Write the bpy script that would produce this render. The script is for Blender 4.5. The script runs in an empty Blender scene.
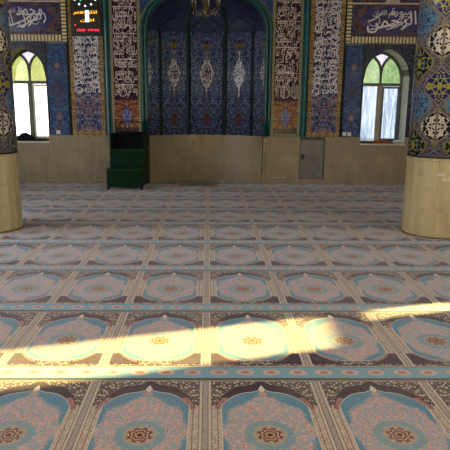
import bpy, bmesh, math, random
from mathutils import Vector, Matrix
from math import sin, cos, pi, sqrt, atan, radians, atan2
random.seed(7)
S = bpy.context.scene
C = S.collection
# ------------------------------------------------------------------ helpers
def lin(c):
    return tuple(((v/255)/12.92 if v/255 <= .04045 else ((v/255+.055)/1.055)**2.4) for v in c) + (1,)

def mesh_obj(name, bm, mats, parent=None, smooth=False, loc=None):
    me = bpy.data.meshes.new(name)
    bm.normal_update()
    bm.to_mesh(me); bm.free()
    if smooth:
        for p in me.polygons: p.use_smooth = True
    for m in (mats if isinstance(mats, (list, tuple)) else [mats]): me.materials.append(m)
    o = bpy.data.objects.new(name, me); C.objects.link(o)
    if parent: o.parent = parent
    if loc: o.location = loc
    return o

def thing(name, label, cat, loc=(0, 0, 0), rotz=0, group=None):
    o = bpy.data.objects.new(name, None); C.objects.link(o)
    o.location = loc; o.rotation_euler = (0, 0, rotz); o.empty_display_size = .1
    return tag(o, label, cat, group)

def tag(o, label, cat, group=None, kind=None):
    o['label'] = label; o['category'] = cat
    if group: o['group'] = group
    if kind: o['kind'] = kind
    return o

def struct(o, label=None):
    o['kind'] = 'structure'
    if label: o['label'] = label
    return o

def box(bm, x0, x1, y0, y1, z0, z1, mi=0, ox=None, oz=None):
    """box with uv = metres from (ox, oz) in the front plane"""
    uv = bm.loops.layers.uv.verify()
    ox = (x0+x1)/2 if ox is None else ox
    oz = z0 if oz is None else oz
    v = [bm.verts.new(p) for p in ((x0,y0,z0),(x1,y0,z0),(x1,y1,z0),(x0,y1,z0),(x0,y0,z1),(x1,y0,z1),(x1,y1,z1),(x0,y1,z1))]
    for q in ((0,1,5,4),(1,2,6,5),(2,3,7,6),(3,0,4,7),(4,5,6,7),(3,2,1,0)):
        f = bm.faces.new([v[i] for i in q]); f.material_index = mi
        for l in f.loops:
            c = l.vert.co
            if q in ((0,1,5,4),(2,3,7,6)): l[uv].uv = (c.x-ox, c.z-oz)
            elif q in ((1,2,6,5),(3,0,4,7)): l[uv].uv = (c.y-y0+x0-ox, c.z-oz)
            else: l[uv].uv = (c.x-ox, c.y-y0)
    return v

def prism(bm, pts, y0, y1, mi=0, ox=0, oz=0):
    """polygon pts (x,z) extruded from y0 (front) to y1"""
    uv = bm.loops.layers.uv.verify()
    a = [bm.verts.new((x, y0, z)) for x, z in pts]
    b = [bm.verts.new((x, y1, z)) for x, z in pts]
    n = len(pts); fs = [bm.faces.new(a), bm.faces.new(b[::-1])]
    for i in range(n): fs.append(bm.faces.new((a[i], b[i], b[(i+1) % n], a[(i+1) % n])))
    for f in fs:
        f.material_index = mi
        for l in f.loops: l[uv].uv = (l.vert.co.x-ox, l.vert.co.z-oz)

def columns(bm, xs, lo, hi, y0, y1, mi=0, ox=0, oz=0):
    """fill between lo(x) and hi(x) with thin prisms"""
    for a, b in zip(xs[:-1], xs[1:]):
        if hi(a)-lo(a) < 1e-4 and hi(b)-lo(b) < 1e-4: continue
        la, lb, ha, hb = lo(a), lo(b), max(hi(a), lo(a)+1e-5), max(hi(b), lo(b)+1e-5)
        prism(bm, [(a, la), (b, lb), (b, hb), (a, ha)], y0, y1, mi, ox, oz)

def lsp(a, b, n): return [a+(b-a)*i/n for i in range(n+1)]

def tube(bm, pts, r, n=8, closed=False, flat=1.0):
    """round bar through pts; r number or list"""
    P = [Vector(p) for p in pts]; rings = []
    up = Vector((0, 0, 1))
    for i, p in enumerate(P):
        if closed: t = P[(i+1) % len(P)]-P[i-1]
        else: t = P[min(i+1, len(P)-1)]-P[max(i-1, 0)]
        t.normalize()
        s = t.cross(Vector((0, 1, 0)))
        if s.length < .1: s = t.cross(Vector((0, 0, 1)))
        s.normalize(); u = s.cross(t).normalized()
        rr = r[i] if isinstance(r, (list, tuple)) else r
        rings.append([bm.verts.new(p+s*cos(2*pi*k/n)*rr+u*sin(2*pi*k/n)*rr*flat) for k in range(n)])
    m = len(rings)
    for i in range(m if closed else m-1):
        A, B = rings[i], rings[(i+1) % m]
        for k in range(n): bm.faces.new((A[k], A[(k+1) % n], B[(k+1) % n], B[k]))
    if not closed: bm.faces.new(rings[0][::-1]); bm.faces.new(rings[-1])

def lathe(bm, prof, n=32, cx=0, cy=0, flat=False, uvr=None, th0=0):
    uv = bm.loops.layers.uv.verify()
    rings = [[bm.verts.new((cx+r*cos(th0+2*pi*k/n), cy+r*sin(th0+2*pi*k/n), z)) for k in range(n)] for r, z in prof]
    for i in range(len(prof)-1):
        for k in range(n):
            k2 = (k+1) % n
            f = bm.faces.new((rings[i][k], rings[i][k2], rings[i+1][k2], rings[i+1][k]))
            f.smooth = not flat
            R = uvr or prof[i][0]
            for l, (kk, zz) in zip(f.loops, ((k, prof[i][1]), (k+1, prof[i][1]), (k+1, prof[i+1][1]), (k, prof[i+1][1]))):
                l[uv].uv = (R*2*pi*kk/n, zz)
    bm.faces.new(rings[0][::-1]); bm.faces.new(rings[-1])

def bevel(o, w=.004, seg=2):
    m = o.modifiers.new('bevel', 'BEVEL'); m.width = w; m.segments = seg; m.limit_method = 'ANGLE'
    return o

# ------------------------------------------------------------------ shader expressions
class G:
    def __init__(s, name, rough=.5, spec=.5):
        s.m = bpy.data.materials.new(name); s.m.use_nodes = True
        s.t = s.m.node_tree; s.b = s.t.nodes['Principled BSDF']
        s.b.inputs['Roughness'].default_value = rough
        s.b.inputs['Specular IOR Level'].default_value = spec
    def n(s, typ, **k):
        q = s.t.nodes.new(typ)
        for a, v in k.items(): setattr(q, a, v)
        return q
    def uv(s):
        q = s.n('ShaderNodeUVMap'); x = s.n('ShaderNodeSeparateXYZ'); s.t.links.new(q.outputs[0], x.inputs[0])
        return E(s, x.outputs[0]), E(s, x.outputs[1])
    def obj(s):
        q = s.n('ShaderNodeTexCoord'); x = s.n('ShaderNodeSeparateXYZ'); s.t.links.new(q.outputs['Object'], x.inputs[0])
        return E(s, x.outputs[0]), E(s, x.outputs[1]), E(s, x.outputs[2])
    def put(s, sock, v):
        if isinstance(v, E): s.t.links.new(v.o, sock)
        else: sock.default_value = v
    def math(s, op, *a, clamp=False):
        q = s.n('ShaderNodeMath', operation=op, use_clamp=clamp)
        for i, v in enumerate(a): s.put(q.inputs[i], v)
        return E(s, q.outputs[0])
    def vec(s, x, y, z=0.0):
        q = s.n('ShaderNodeCombineXYZ')
        for i, v in enumerate((x, y, z)): s.put(q.inputs[i], v)
        return E(s, q.outputs[0])
    def noise(s, v, scale, detail=2.0, rough=.5):
        q = s.n('ShaderNodeTexNoise'); s.put(q.inputs['Vector'], v); q.inputs['Scale'].default_value = scale
        q.inputs['Detail'].default_value = detail; q.inputs['Roughness'].default_value = rough
        return E(s, q.outputs[0])
    def voro(s, v, scale, feature='F1', rnd=1.0):
        q = s.n('ShaderNodeTexVoronoi', feature=feature); s.put(q.inputs['Vector'], v); q.inputs['Scale'].default_value = scale
        q.inputs['Randomness'].default_value = rnd
        c = s.n('ShaderNodeSeparateColor')
        if feature == 'F1': s.t.links.new(q.outputs['Color'], c.inputs[0])
        return E(s, q.outputs['Distance']), E(s, c.outputs[0])
    def mix(s, f, a, b):
        q = s.n('ShaderNodeMix', data_type='RGBA'); s.put(q.inputs[0], f)
        for i, v in ((6, a), (7, b)):
            s.put(q.inputs[i], v if isinstance(v, E) else lin(v))
        return E(s, q.outputs[2])
    def done(s, col, rough=None, bump=None, bs=.3, bd=.005):
        s.put(s.b.inputs['Base Color'], col if isinstance(col, E) else lin(col))
        if rough is not None: s.put(s.b.inputs['Roughness'], rough)
        if bump is not None:
            q = s.n('ShaderNodeBump'); q.inputs['Strength'].default_value = bs; q.inputs['Distance'].default_value = bd
            s.put(q.inputs['Height'], bump); s.t.links.new(q.outputs[0], s.b.inputs['Normal'])
        return s.m
class E:
    def __init__(s, g, o): s.g = g; s.o = o
    def __add__(s, b): return s.g.math('ADD', s, b)
    __radd__ = __add__
    def __sub__(s, b): return s.g.math('SUBTRACT', s, b)
    def __rsub__(s, b): return s.g.math('SUBTRACT', b, s)
    def __mul__(s, b): return s.g.math('MULTIPLY', s, b)
    __rmul__ = __mul__
    def __truediv__(s, b): return s.g.math('DIVIDE', s, b)
    def __pow__(s, b): return s.g.math('POWER', s, b)
    def __gt__(s, b): return s.g.math('GREATER_THAN', s, b)
    def __lt__(s, b): return s.g.math('LESS_THAN', s, b)
    def abs(s): return s.g.math('ABSOLUTE', s)
    def min(s, b): return s.g.math('MINIMUM', s, b)
    def max(s, b): return s.g.math('MAXIMUM', s, b)
    def sin(s): return s.g.math('SINE', s)
    def cos(s): return s.g.math('COSINE', s)
    def sqrt(s): return s.g.math('SQRT', s)
    def fold(s, p):   # signed coordinate in [-p/2, p/2)
        return s.g.math('WRAP', s, p/2, -p/2)
    def atan2(s, b): return s.g.math('ARCTAN2', s, b)
    def soft(s, lo, hi):
        q = s.g.n('ShaderNodeMapRange'); s.g.put(q.inputs[0], s); q.inputs[1].default_value = lo; q.inputs[2].default_value = hi
        return E(s.g, q.outputs[0])

def plain(name, c, rough=.5, spec=.5, metal=0, vary=0, scale=6, bump=0):
    g = G(name, rough, spec); g.b.inputs['Metallic'].default_value = metal
    if not vary and not bump: return g.done(lin(c) and g.mix(0.0, c, c))
    x, y, z = g.obj(); n = g.noise(g.vec(x, y, z), scale, 4.0)
    col = g.mix(n.soft(.3, .7), tuple(v*(1-vary) for v in c), tuple(min(255, v*(1+vary)) for v in c))
    return g.done(col, bump=(n if bump else None), bs=bump or .1)

# arabesque tile: mirrored vines, leaves and blossoms
def arabesque(name, ground, vine, bloom, bloom2, scale=1.0, period=None, rough=.24, ground2=None):
    g = G(name, rough, .16); u, v = g.uv()
    ax = u.abs() if period is None else u.fold(period).abs()
    vv = v
    P = g.vec(ax, vv, .37)
    n = g.noise(P, 7*scale, 1.0)
    n2 = g.noise(g.vec(ax, vv, 3.1), 16*scale, 1.0)
    l1 = ((n-.5).abs() < .03)
    l2 = ((n2-.5).abs() < .04)
    d, c = g.voro(P, 13*scale, rnd=.8)
    col = g.mix((n > .56) if ground2 else 0.0, ground, ground2 or ground)
    col = g.mix(l2*.7, col, vine)
    col = g.mix(l1, col, vine)
    col = g.mix((d < .30), col, bloom)
    col = g.mix((d < .30)*(c > .55), col, bloom2)
    col = g.mix((d < .12), col, ground)
    grout = (u.fold(.2).abs() > .0985).max(v.fold(.2).abs() > .0985)
    col = g.mix(grout*.35, col, (30, 30, 34))
    return g.done(col)

def ogee(g, x, y, a, b):
    t = (y.abs()/b).min(1.0)
    return ((t*pi).cos()*.5+.5)*a - x.abs()

# ------------------------------------------------------------------ materials
TEAL = plain('teal_glaze', (12, 78, 84), .25, .4, vary=.12)
TEALD = plain('dark_teal_glaze', (8, 30, 36), .55, .25, vary=.12)
def marble(name, c, joint, dark):
    g = G(name, .38, .45); u, v = g.uv(); x, y, z = g.obj()
    P = g.vec(u*2.4, v*.3, 0.0)
    n = g.noise(P, 5, 6.0, .6); m = g.noise(g.vec(u, v, 2.0), 1.6, 4.0)
    cell = g.math('FLOOR', u/joint)
    wn = g.n('ShaderNodeTexWhiteNoise', noise_dimensions='1D'); g.put(wn.inputs['W'], cell); r = E(g, wn.outputs[0])
    col = g.mix(n.soft(.3, .7), dark, c)
    col = g.mix(m.soft(.42, .7)*.5, col, tuple(min(255, k*1.12) for k in c))
    col = g.mix(r*.22, col, dark)
    j = (u.fold(joint).abs() > joint/2-.003)
    col = g.mix(j*.4, col, (104, 90, 70))
    st = g.noise(g.vec(u*3, v*3, 9.0), 2.2, 5.0)
    col = g.mix(st.soft(.6, .75)*.35, col, (95, 80, 58))
    return g.done(col)
MARBLE = marble('beige_marble', (152, 138, 114), .6, (128, 114, 92))
MARBLEP = marble('lit_pillar_marble', (184, 167, 132), .16, (152, 136, 100))  # same marble as the dado, coloured lighter for the stronger light there
PLASTER = plain('plaster', (205, 200, 188), .9, .2, vary=.04)
WALLM = plain('wall_render', (120, 118, 112), .8, .3, vary=.08)
BLUE_T = arabesque('blue_floral_tile', (24, 50, 104), (56, 96, 146), (92, 60, 70), (16, 26, 84), .85)
SPAN_T = arabesque('dark_floral_tile', (22, 24, 52), (58, 64, 92), (84, 66, 90), (48, 84, 104), 1.1)
GOLD_T = arabesque('ochre_border_tile', (122, 88, 46), (176, 156, 112), (44, 56, 84), (130, 56, 36), 1.7, period=.18)
NAVY_T = arabesque('navy_scroll_tile', (12, 12, 44), (66, 72, 116), (88, 90, 124), (28, 38, 100), 2.2)
MAROON_T = arabesque('maroon_scroll_tile', (30, 8, 26), (66, 36, 56), (84, 56, 60), (44, 20, 60), 2.3)
FLORB_T = arabesque('blue_vase_tile', (18, 22, 92), (126, 124, 140), (160, 112, 72), (52, 90, 140), 1.15)
CART_T = arabesque('cartouche_field_tile', (44, 38, 64), (88, 86, 108), (120, 64, 52), (60, 88, 118), 1.1)
RUST_T = arabesque('rust_rim_tile', (84, 44, 48), (120, 92, 86), (60, 70, 110), (130, 80, 60), 1.5)
def red_vase():
    g = G('red_vase_tile', .22, .5); u, v = g.uv()
    ax = u.abs(); P = g.vec(ax, v, .6); n = g.noise(P, 12, 1.0); d, c = g.voro(P, 20, rnd=.8)
    col = g.mix((n-.5).abs() < .03, (98, 34, 22), (160, 120, 72))
    col = g.mix(d < .28, col, (150, 124, 96)); col = g.mix((d < .28)*(c > .6), col, (60, 70, 110))
    vase = ogee(g, u, v-.36, .10, .30)
    col = g.mix(vase > 0, col, (62, 66, 128)); col = g.mix((vase > .0)*((n-.5).abs() < .05), col, (130, 130, 160))
    col = g.mix(v < .12, col, (40, 34, 30))
    col = g.mix((v < .12)*(d < .3), col, (100, 90, 70))
    return g.done(col)
RED_T = red_vase()
def apse_tile():
    g = G('niche_blue_tile', .34, .2); u, v = g.uv(); ax = u.abs()
    P = g.vec(ax, v, .2); n = g.noise(P, 13, 1.0); n2 = g.noise(P, 28, 1.0); d, c = g.voro(P, 26, rnd=.9)
    col = g.mix(((n2-.5).abs() < .05), (20, 26, 78), (84, 100, 140))
    col = g.mix(((n-.5).abs() < .03), col, (120, 136, 150))
    col = g.mix(d < .27, col, (96, 108, 150)); col = g.mix((d < .27)*(c > .7), col, (120, 78, 56))
    for zc, a, b, c1 in ((1.42, .085, .2, (128, 62, 40)), (2.98, .08, .15, (122, 98, 40)), (2.02-.2, .04, .08, (100, 84, 50)), (3.32, .06, .1, (110, 52, 40))):
        m = ogee(g, u, v-zc, a, b)
        col = g.mix((m > 0)*((n2 > .44)*.9), col, c1)
        col = g.mix((m > .03)*(n2 < .44), col, (36, 40, 60))
    return g.done(col)
APSE_T = apse_tile()
DOME_T = arabesque('dome_dark_tile', (20, 24, 62), (50, 62, 92), (60, 68, 96), (26, 44, 60), 2.4, rough=.45)
def medal():
    g = G('white_scroll_tile', .3, .3); x, y, z = g.obj(); n = g.noise(g.vec(x, 0.0, z), 22, 1.0)
    return g.done(g.mix((n-.5).abs() < .045, (186, 180, 190), (36, 36, 76)))
MEDT = medal()
def teeth(name, horiz):
    g = G(name, .3, .5); u, v = g.uv(); a, b = (u, v) if horiz else (v, u)
    t = a.fold(.072).abs()
    col = g.mix(t < .022, (40, 42, 46), (204, 194, 148))
    col = g.mix((t > .022)*(t < .026), col, (110, 84, 50))
    return g.done(col)
TEETH_H = teeth('cream_key_strip', True); TEETH_V = teeth('cream_key_strip_upright', False)
def beads():
    g = G('cream_bead_strip', .3, .5); u, v = g.uv(); t = v.fold(.036).abs()
    return g.done(g.mix(t < .011, (62, 64, 60), (140, 136, 104)))
BEAD = beads()
WHITE_L = plain('white_glaze', (216, 212, 224), .25, .5)
WHITE_D = plain('cream_glaze', (200, 184, 188), .3, .5, vary=.1)
NAVY_L = plain('navy_glaze', (24, 24, 48), .25, .5)
CART_N = plain('navy_cartouche', (24, 22, 104), .25, .5, vary=.15)

def pillar_tile():
    g = G('pillar_mosaic', .14, .6); u, v = g.uv(); r = .38; Pd = 2*pi*r/4; H = 1.0
    P0 = g.vec(u.fold(Pd).abs(), v, .1)
    n = g.noise(P0, 15, 1.0); n2 = g.noise(P0, 30, 1.0); d, c = g.voro(P0, 24, rnd=.85)
    vine = ((n-.5).abs() < .035); vf = ((n2-.5).abs() < .06)
    col = g.mix(vf, (60, 60, 84), (128, 118, 108)); col = g.mix(d < .3, col, (92, 104, 132))
    def med(du, z, a, b, ground, m1, m2, rim):
        nonlocal col
        x = (u-du).fold(Pd); y = (v-z).fold(H)
        o = ogee(g, x, y, a, b)
        q = g.vec(x.abs(), y.abs(), z)
        nn = g.noise(q, 17, .5); k = ((nn-.5).abs() < .05); dd = (x*x+y*y*.5).sqrt()
        petals = ((dd*95).sin() > .35)*((nn > .40))
        col = g.mix(o > -.012, col, (120, 108, 92))
        col = g.mix(o > .0, col, rim)
        col = g.mix(o > .012, col, ground)
        col = g.mix((o > .022)*petals, col, m1)
        col = g.mix((o > .02)*k, col, m2)
        col = g.mix((dd < .03), col, m2)
    med(Pd/2, 1.68, .235, .285, (88, 118, 152), (98, 130, 162), (44, 62, 112), (122, 112, 96))
    med(Pd/2, 2.18, .20, .27, (22, 22, 34), (70, 104, 130), (150, 146, 62), (150, 138, 100))
    med(0, 1.42, .20, .26, (24, 22, 36), (196, 188, 180), (206, 198, 190), (150, 140, 120))
    med(0, 1.90, .19, .26, (34, 36, 96), (52, 56, 120), (158, 150, 66), (124, 118, 140))
    return g.done(col)
PILLAR_T = pillar_tile()

# ------------------------------------------------------------------ carpet
CW, CD = .6515, 1.127
def carpet_mat():
    g = G('patterned_carpet', .9, .12); u, s = g.uv()
    g.b.inputs['Sheen Weight'].default_value = .28; g.b.inputs['Sheen Roughness'].default_value = .4
    g.b.inputs['Sheen Tint'].default_value = (.95, .92, 1, 1)
    cx = (u+CW/2).fold(CW); ax = cx.abs(); V = g.vec(u, s, 0.0); M = g.vec(ax, s, 0.0)
    nf = g.noise(V, 170, 1.0); nm = g.noise(M, 62, 1.0, .6); d, c = g.voro(M, 42, rnd=.9)
    d2, c2 = g.voro(V, 74, rnd=.9)
    # side floral band (beige)
    floral = g.mix(d2 < .33, (200, 182, 162), (184, 144, 134)); floral = g.mix((d2 < .33)*(c2 > .6), floral, (136, 136, 136))
    floral = g.mix((nm-.5).abs() < .035, floral, (146, 118, 104))
    dark = g.mix((nm-.5).abs() < .03, (40, 12, 24), (74, 34, 44))
    dark = g.mix((d < .16), dark, (84, 34, 42))
    pinkish = g.mix(d < .35, (160, 108, 96), (124, 70, 66))
    corner = g.mix(d < .38, (52, 34, 40), (206, 186, 160)); corner = g.mix((nm-.5).abs() < .03, corner, (150, 128, 108))
    # field
    t = ax/.236
    sa = (ax/.06).min(1.0).sqrt()*.042+.105+(t*t*t*t)*.10+(t*t)*.05
    sb = .875-(t*t*t)*.125
    infield = (ax < .236)*(s > sa)*(s < sb)
    blue = g.mix(d2 < .16, (84, 132, 156), (116, 146, 162))
    sy = s-.535; th = cx.atan2(sy); rr = ((cx*cx)/.060+(sy*sy)/.112)
    lob = (th*8).cos()*.10+(th*4).cos()*.05+.92
    pink = g.mix(d2 < .42, (138, 158, 168), (192, 150, 146)); pink = g.mix((d2 < .17), pink, (216, 186, 172))
    pink = g.mix((d2 > .30)*(c2 > .62), pink, (206, 160, 150))
    pink = g.mix((d2 < .42)*(c2 > .85), pink, (168, 104, 100))
    nb = g.noise(V, 110, 2.0, .6)
    f = g.mix((rr+(nb-.5)*.75) < lob, blue, pink)
    sy2 = s-.565; r = (cx*cx+sy2*sy2).sqrt(); th2 = cx.atan2(sy2)
    ring = (th2*8).cos()*.012; ri = r; r = r+(th2*8).cos()*r*.11
    f = g.mix((r < (ring+.128))*((d2 > .25)), f, (122, 150, 162))
    f = g.mix((r < (ring+.084))*(nf > .46), f, (190, 158, 116)); f = g.mix((r < (ring+.072))*((th2*8).cos() < .2), f, (156, 96, 80))
    f = g.mix(r < .054, f, (84, 34, 36)); f = g.mix((r-.040).abs() < .005, f, (190, 148, 116))
    f = g.mix(r < .026, f, (178, 140, 110)); f = g.mix(r < .014, f, (84, 30, 30))
    # compose
    up = sa-s; col = floral
    outer = (ax < .288)
    side = g.mix(((ax > .258)*(ax < .263)), floral, (128, 100, 84)); col = side
    top = (s < sa)*((ax < .2905))*(s < .34)
    # spandrel above the arch: continues outward of the shoulder
    sae = sa
    col = g.mix((s < .30)*(ax < .2905), col, corner)
    dk = (up > 0)*(up < (.092-ax*.02))
    col = g.mix(dk*(ax < .2905)*(s < .31), col, dark)
    col = g.mix((up > 0)*(up < (.03+ax*.18))*(ax > .13)*(s > (.24-ax*.15))*(ax < .2905)*(s < .33), col, pinkish)
    # foot of the cell
    dn = s-sb
    footz = (s > .765)*(ax < .2905)
    col = g.mix(footz, col, dark)
    col = g.mix(footz*(dn < .035)*(ax > .12), col, pinkish)
    col = g.mix(footz*(ax < .11), col, corner)
    col = g.mix((s > .925)*(ax < .2905), col, corner)
    col = g.mix(infield, col, f)
    edge = ((ax < .2415)*(s > (sa-.007))*(s < (sb+.006)))*(g.math('SUBTRACT', 1.0, infield))
    col = g.mix(edge, col, (206, 190, 170))
    tip = ogee(g, cx, s-.115, .018, .055); col = g.mix(tip > 0, col, (212, 196, 178)); tp = ogee(g, cx, s-.165, .03, .03); col = g.mix(tp > 0, col, (188, 146, 138))
    # dividing stripe
    st = (ax > .2905)
    col = g.mix(st, col, (196, 176, 158))
    col = g.mix(st*(ax < .294), col, (74, 52, 50))
    col = g.mix((ax > .3105), col, g.mix(d2 < .35, (164, 148, 142), (136, 122, 120)))
    col = g.mix((ax-.3105).abs() < .002, col, (92, 72, 66))
    # long border band
    x4 = (u+CW/8).fold(CW/4)
    band = (s > .95)
    bc = g.mix(nf < .45, (122, 160, 178), (110, 150, 170))
    e2 = (x4*x4)/.0030+((s-1.034)*(s-1.034))/.0013
    bc = g.mix(e2 < 1.0, bc, (196, 158, 148)); bc = g.mix(e2 < .22, bc, (170, 112, 102))
    bc = g.mix(((e2-.62).abs() < .1), bc, (206, 180, 164))
    bc = g.mix((s < .967), bc, (170, 152, 134)); bc = g.mix((s-.967).abs() < .003, bc, (66, 92, 110))
    bc = g.mix((s > 1.094), bc, (120, 150, 160))
    bc = g.mix((s > 1.108), bc, (30, 58, 66))
    col = g.mix(band, col, bc)
    col = g.mix(s < .022, col, (146, 124, 104))
    wear = g.noise(g.vec(u, s, 5.0), 1.3, 4.0)
    col = g.mix(wear.soft(.4, .8)*.3, col, (172, 160, 160))
    fib = g.mix(nf.soft(.35, .65)*.15, col, (60, 50, 50))
    return g.done(fib, bump=nf, bs=.25, bd=.004)
CARPET = carpet_mat()

YAW = radians(.75)
CX0, CY0 = -.05, 2.985          # a stripe crosses the nearest seam here
WX, YW = 6.5, 11.95             # half width of the hall, plane of the qibla wall
XC = -.21                       # axis of the niche
AR, AHW = 1.71, 1.26            # niche radius and half opening
ACY = YW+.02 - sqrt(AR*AR-AHW*AHW)
CTH = .012
def carpet_strip(k, label, clip_apse=False):
    y0 = k*CD; y1 = (k+1)*CD
    bm = bmesh.new(); uv = bm.loops.layers.uv.verify()
    nx = 40; rows = []
    for yy in (y0, (y0+y1)/2, y1-.0015):
        rows.append([(x, yy) for x in lsp(-6.6, 6.6, nx)])
    def wp(x, y, z): return (CX0+x*cos(YAW)-y*sin(YAW), CY0+x*sin(YAW)+y*cos(YAW), z)
    V = [[bm.verts.new(wp(x, y, CTH)) for x, y in r] for r in rows]
    for j in range(2):
        for i in range(nx):
            f = bm.faces.new((V[j][i], V[j][i+1], V[j+1][i+1], V[j+1][i]))
            for l, (x, y) in zip(f.loops, (rows[j][i], rows[j][i+1], rows[j+1][i+1], rows[j+1][i])):
                l[uv].uv = (x, y1-y)
    def cut(co, no): bmesh.ops.bisect_plane(bm, geom=bm.verts[:]+bm.edges[:]+bm.faces[:], plane_co=co, plane_no=no, clear_outer=True)
    cut((WX-.02, 0, 0), (1, 0, 0)); cut((-WX+.02, 0, 0), (-1, 0, 0))
    if clip_apse:
        cut((0, YW-.04, 0), (0, -1, 0))
        n = 20
        for i in range(n):      # keep only the inside of the curved niche
            a = radians(-46+92*(i+.5)/n)
            cut((XC+(AR-.05)*sin(a), ACY+(AR-.05)*cos(a), 0), (sin(a), cos(a), 0))
    else: cut((0, YW-.04, 0), (0, 1, 0))
    r = bmesh.ops.extrude_face_region(bm, geom=bm.faces[:])
    for v in [e for e in r['geom'] if isinstance(e, bmesh.types.BMVert)]: v.co.z = 0.0005
    bmesh.ops.recalc_face_normals(bm, faces=bm.faces)
    o = mesh_obj('prayer_carpet', bm, CARPET)
    return tag(o, label, 'carpet', 'rows of arched prayer carpet')
NAMES = [
 (-2, 'patterned prayer carpet row lying behind the nearest fully arched row, mostly below the frame'),
 (-1, 'nearest prayer carpet row, big blue arches with dark red medallions at the bottom edge'),
 (0, 'prayer carpet row crossed by the wide band of yellow sunlight'),
 (1, 'prayer carpet row just beyond the sunlit row, its arches fully in shade'),
 (2, 'second prayer carpet row beyond the sunlit one, just in front of the pillar feet'),
 (3, 'prayer carpet row on which the two pillar feet stand'),
 (4, 'prayer carpet row just behind the two pillar feet'),
 (5, 'prayer carpet row halfway between the pillars and the green pulpit'),
 (6, 'prayer carpet row just in front of the green pulpit'),
 (7, 'farthest full prayer carpet row, under the green pulpit and along the marble foot'),
]
for k, lb in NAMES[1:]: carpet_strip(k, lb)
o = carpet_strip(8, 'small piece of prayer carpet filling the floor inside the curved niche', True)

# ------------------------------------------------------------------ shell
ZT = 5.6
bm = bmesh.new(); box(bm, -WX-.5, WX+.5, -5.5, 14.2, -.15, 0); struct(mesh_obj('floor', bm, PLASTER), 'floor under the carpets')
bm = bmesh.new(); box(bm, -WX-.5, WX+.5, -5.5, 14.2, ZT, ZT+.2); struct(mesh_obj('ceiling', bm, PLASTER))
WCX = (XC-3.915, XC+3.855); WA = .485; WS, WRISE, WB = 2.27, .61, .905
WR = (WA*WA+WRISE*WRISE)/(2*WA)
def warch(x, c):            # pointed window arch
    d = abs(x-c)
    return WS+sqrt(max(0, WR*WR-(d+WR-WA)**2)) if d < WA else WS
# niche arch: steep haunch and shallow crown
SPR = 3.27
def arch_pts(hw, spr, n=10):
    k = hw/1.38; R = .66*k; ph = radians(64)
    pts = [(hw-R*(1-cos(ph*i/n)), spr+R*sin(ph*i/n)) for i in range(n+1)]
    x, z = pts[-1]; m = x*.40
    for i in range(1, n+1):
        t = i/n; pts.append((x*(1-t), z+m*(t-.12*sin(pi*t)*-1)))
    return pts
def arch_fn(hw, spr):
    P = arch_pts(hw, spr)
    def f(x):
        d = abs(x-XC)
        if d >= hw: return spr
        for (xa, za), (xb, zb) in zip(P[:-1], P[1:]):
            if xb <= d <= xa: return za+(zb-za)*(xa-d)/max(1e-6, xa-xb)
        return P[-1][1]
    return f
nich = arch_fn(1.27, SPR)
bm = bmesh.new()
top = lambda x: ZT
D1 = YW+.5
xsL = lambda c: lsp(c-WA, c+WA, 24)
box(bm, -WX-.3, WCX[0]-WA, YW, D1, 0, ZT)
box(bm, WCX[1]+WA, WX+.3, YW, D1, 0, ZT)
for c in WCX:
    columns(bm, xsL(c), lambda x: warch(x, c), top, YW, D1)
    box(bm, c-WA, c+WA, YW, D1, 0, WB)
box(bm, WCX[0]+WA, XC-1.27, YW, YW+.10, 0, ZT); box(bm, XC+1.27, WCX[1]-WA, YW, YW+.10, 0, ZT)
box(bm, WCX[0]+WA, XC-1.75, YW+.1, D1, 0, ZT); box(bm, XC+1.75, WCX[1]-WA, YW+.1, D1, 0, ZT)
columns(bm, lsp(XC-1.27, XC+1.27, 60), nich, top, YW, YW+.10)
box(bm, -2.4, 2.0, 14.0, 14.2, 0, ZT)
box(bm, -2.4, -2.1, YW+.5, 14.0, 0, ZT); box(bm, 1.7, 2.0, YW+.5, 14.0, 0, ZT)
struct(mesh_obj('wall_back', bm, WALLM))
bm = bmesh.new(); box(bm, -WX-.3, WX+.3, -5.5, -5.2, 0, ZT); struct(mesh_obj('wall_front', bm, PLASTER))
# side walls with daylight openings: (y0, y1, z0, z1)
SUNY = 5.52
OPEN_R = [(-4.2, -2.6, .9, 3.9), (-1.6, .0, .9, 3.9), (.9, 2.5, .9, 3.9), (SUNY+.02, SUNY+.27, .9, 2.33), (SUNY-.36, SUNY+.27, 2.40, 4.2)]  # last two are unseen slots, shaped to throw the sun bands
OPEN_L = [(-4.2, -2.6, .9, 3.9), (-1.2, .4, .9, 3.9), (1.8, 3.4, .9, 3.9), (4.6, 7.4, .9, 4.2)]
def side_wall(name, x0, x1, ops):
    bm = bmesh.new(); ys = sorted({-5.5, YW+.5} | {v for o in ops for v in o[:2]})
    for a, b in zip(ys[:-1], ys[1:]):
        m = (a+b)/2; zz = sorted((o[2], o[3]) for o in ops if o[0] < m < o[1]); z = 0
        for p, q in zz: box(bm, x0, x1, a, b, z, p); z = q
        box(bm, x0, x1, a, b, z, ZT)
    return struct(mesh_obj(name, bm, PLASTER))
side_wall('wall_left', -WX-.3, -WX, OPEN_L); side_wall('wall_right', WX, WX+.22, OPEN_R)

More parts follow.
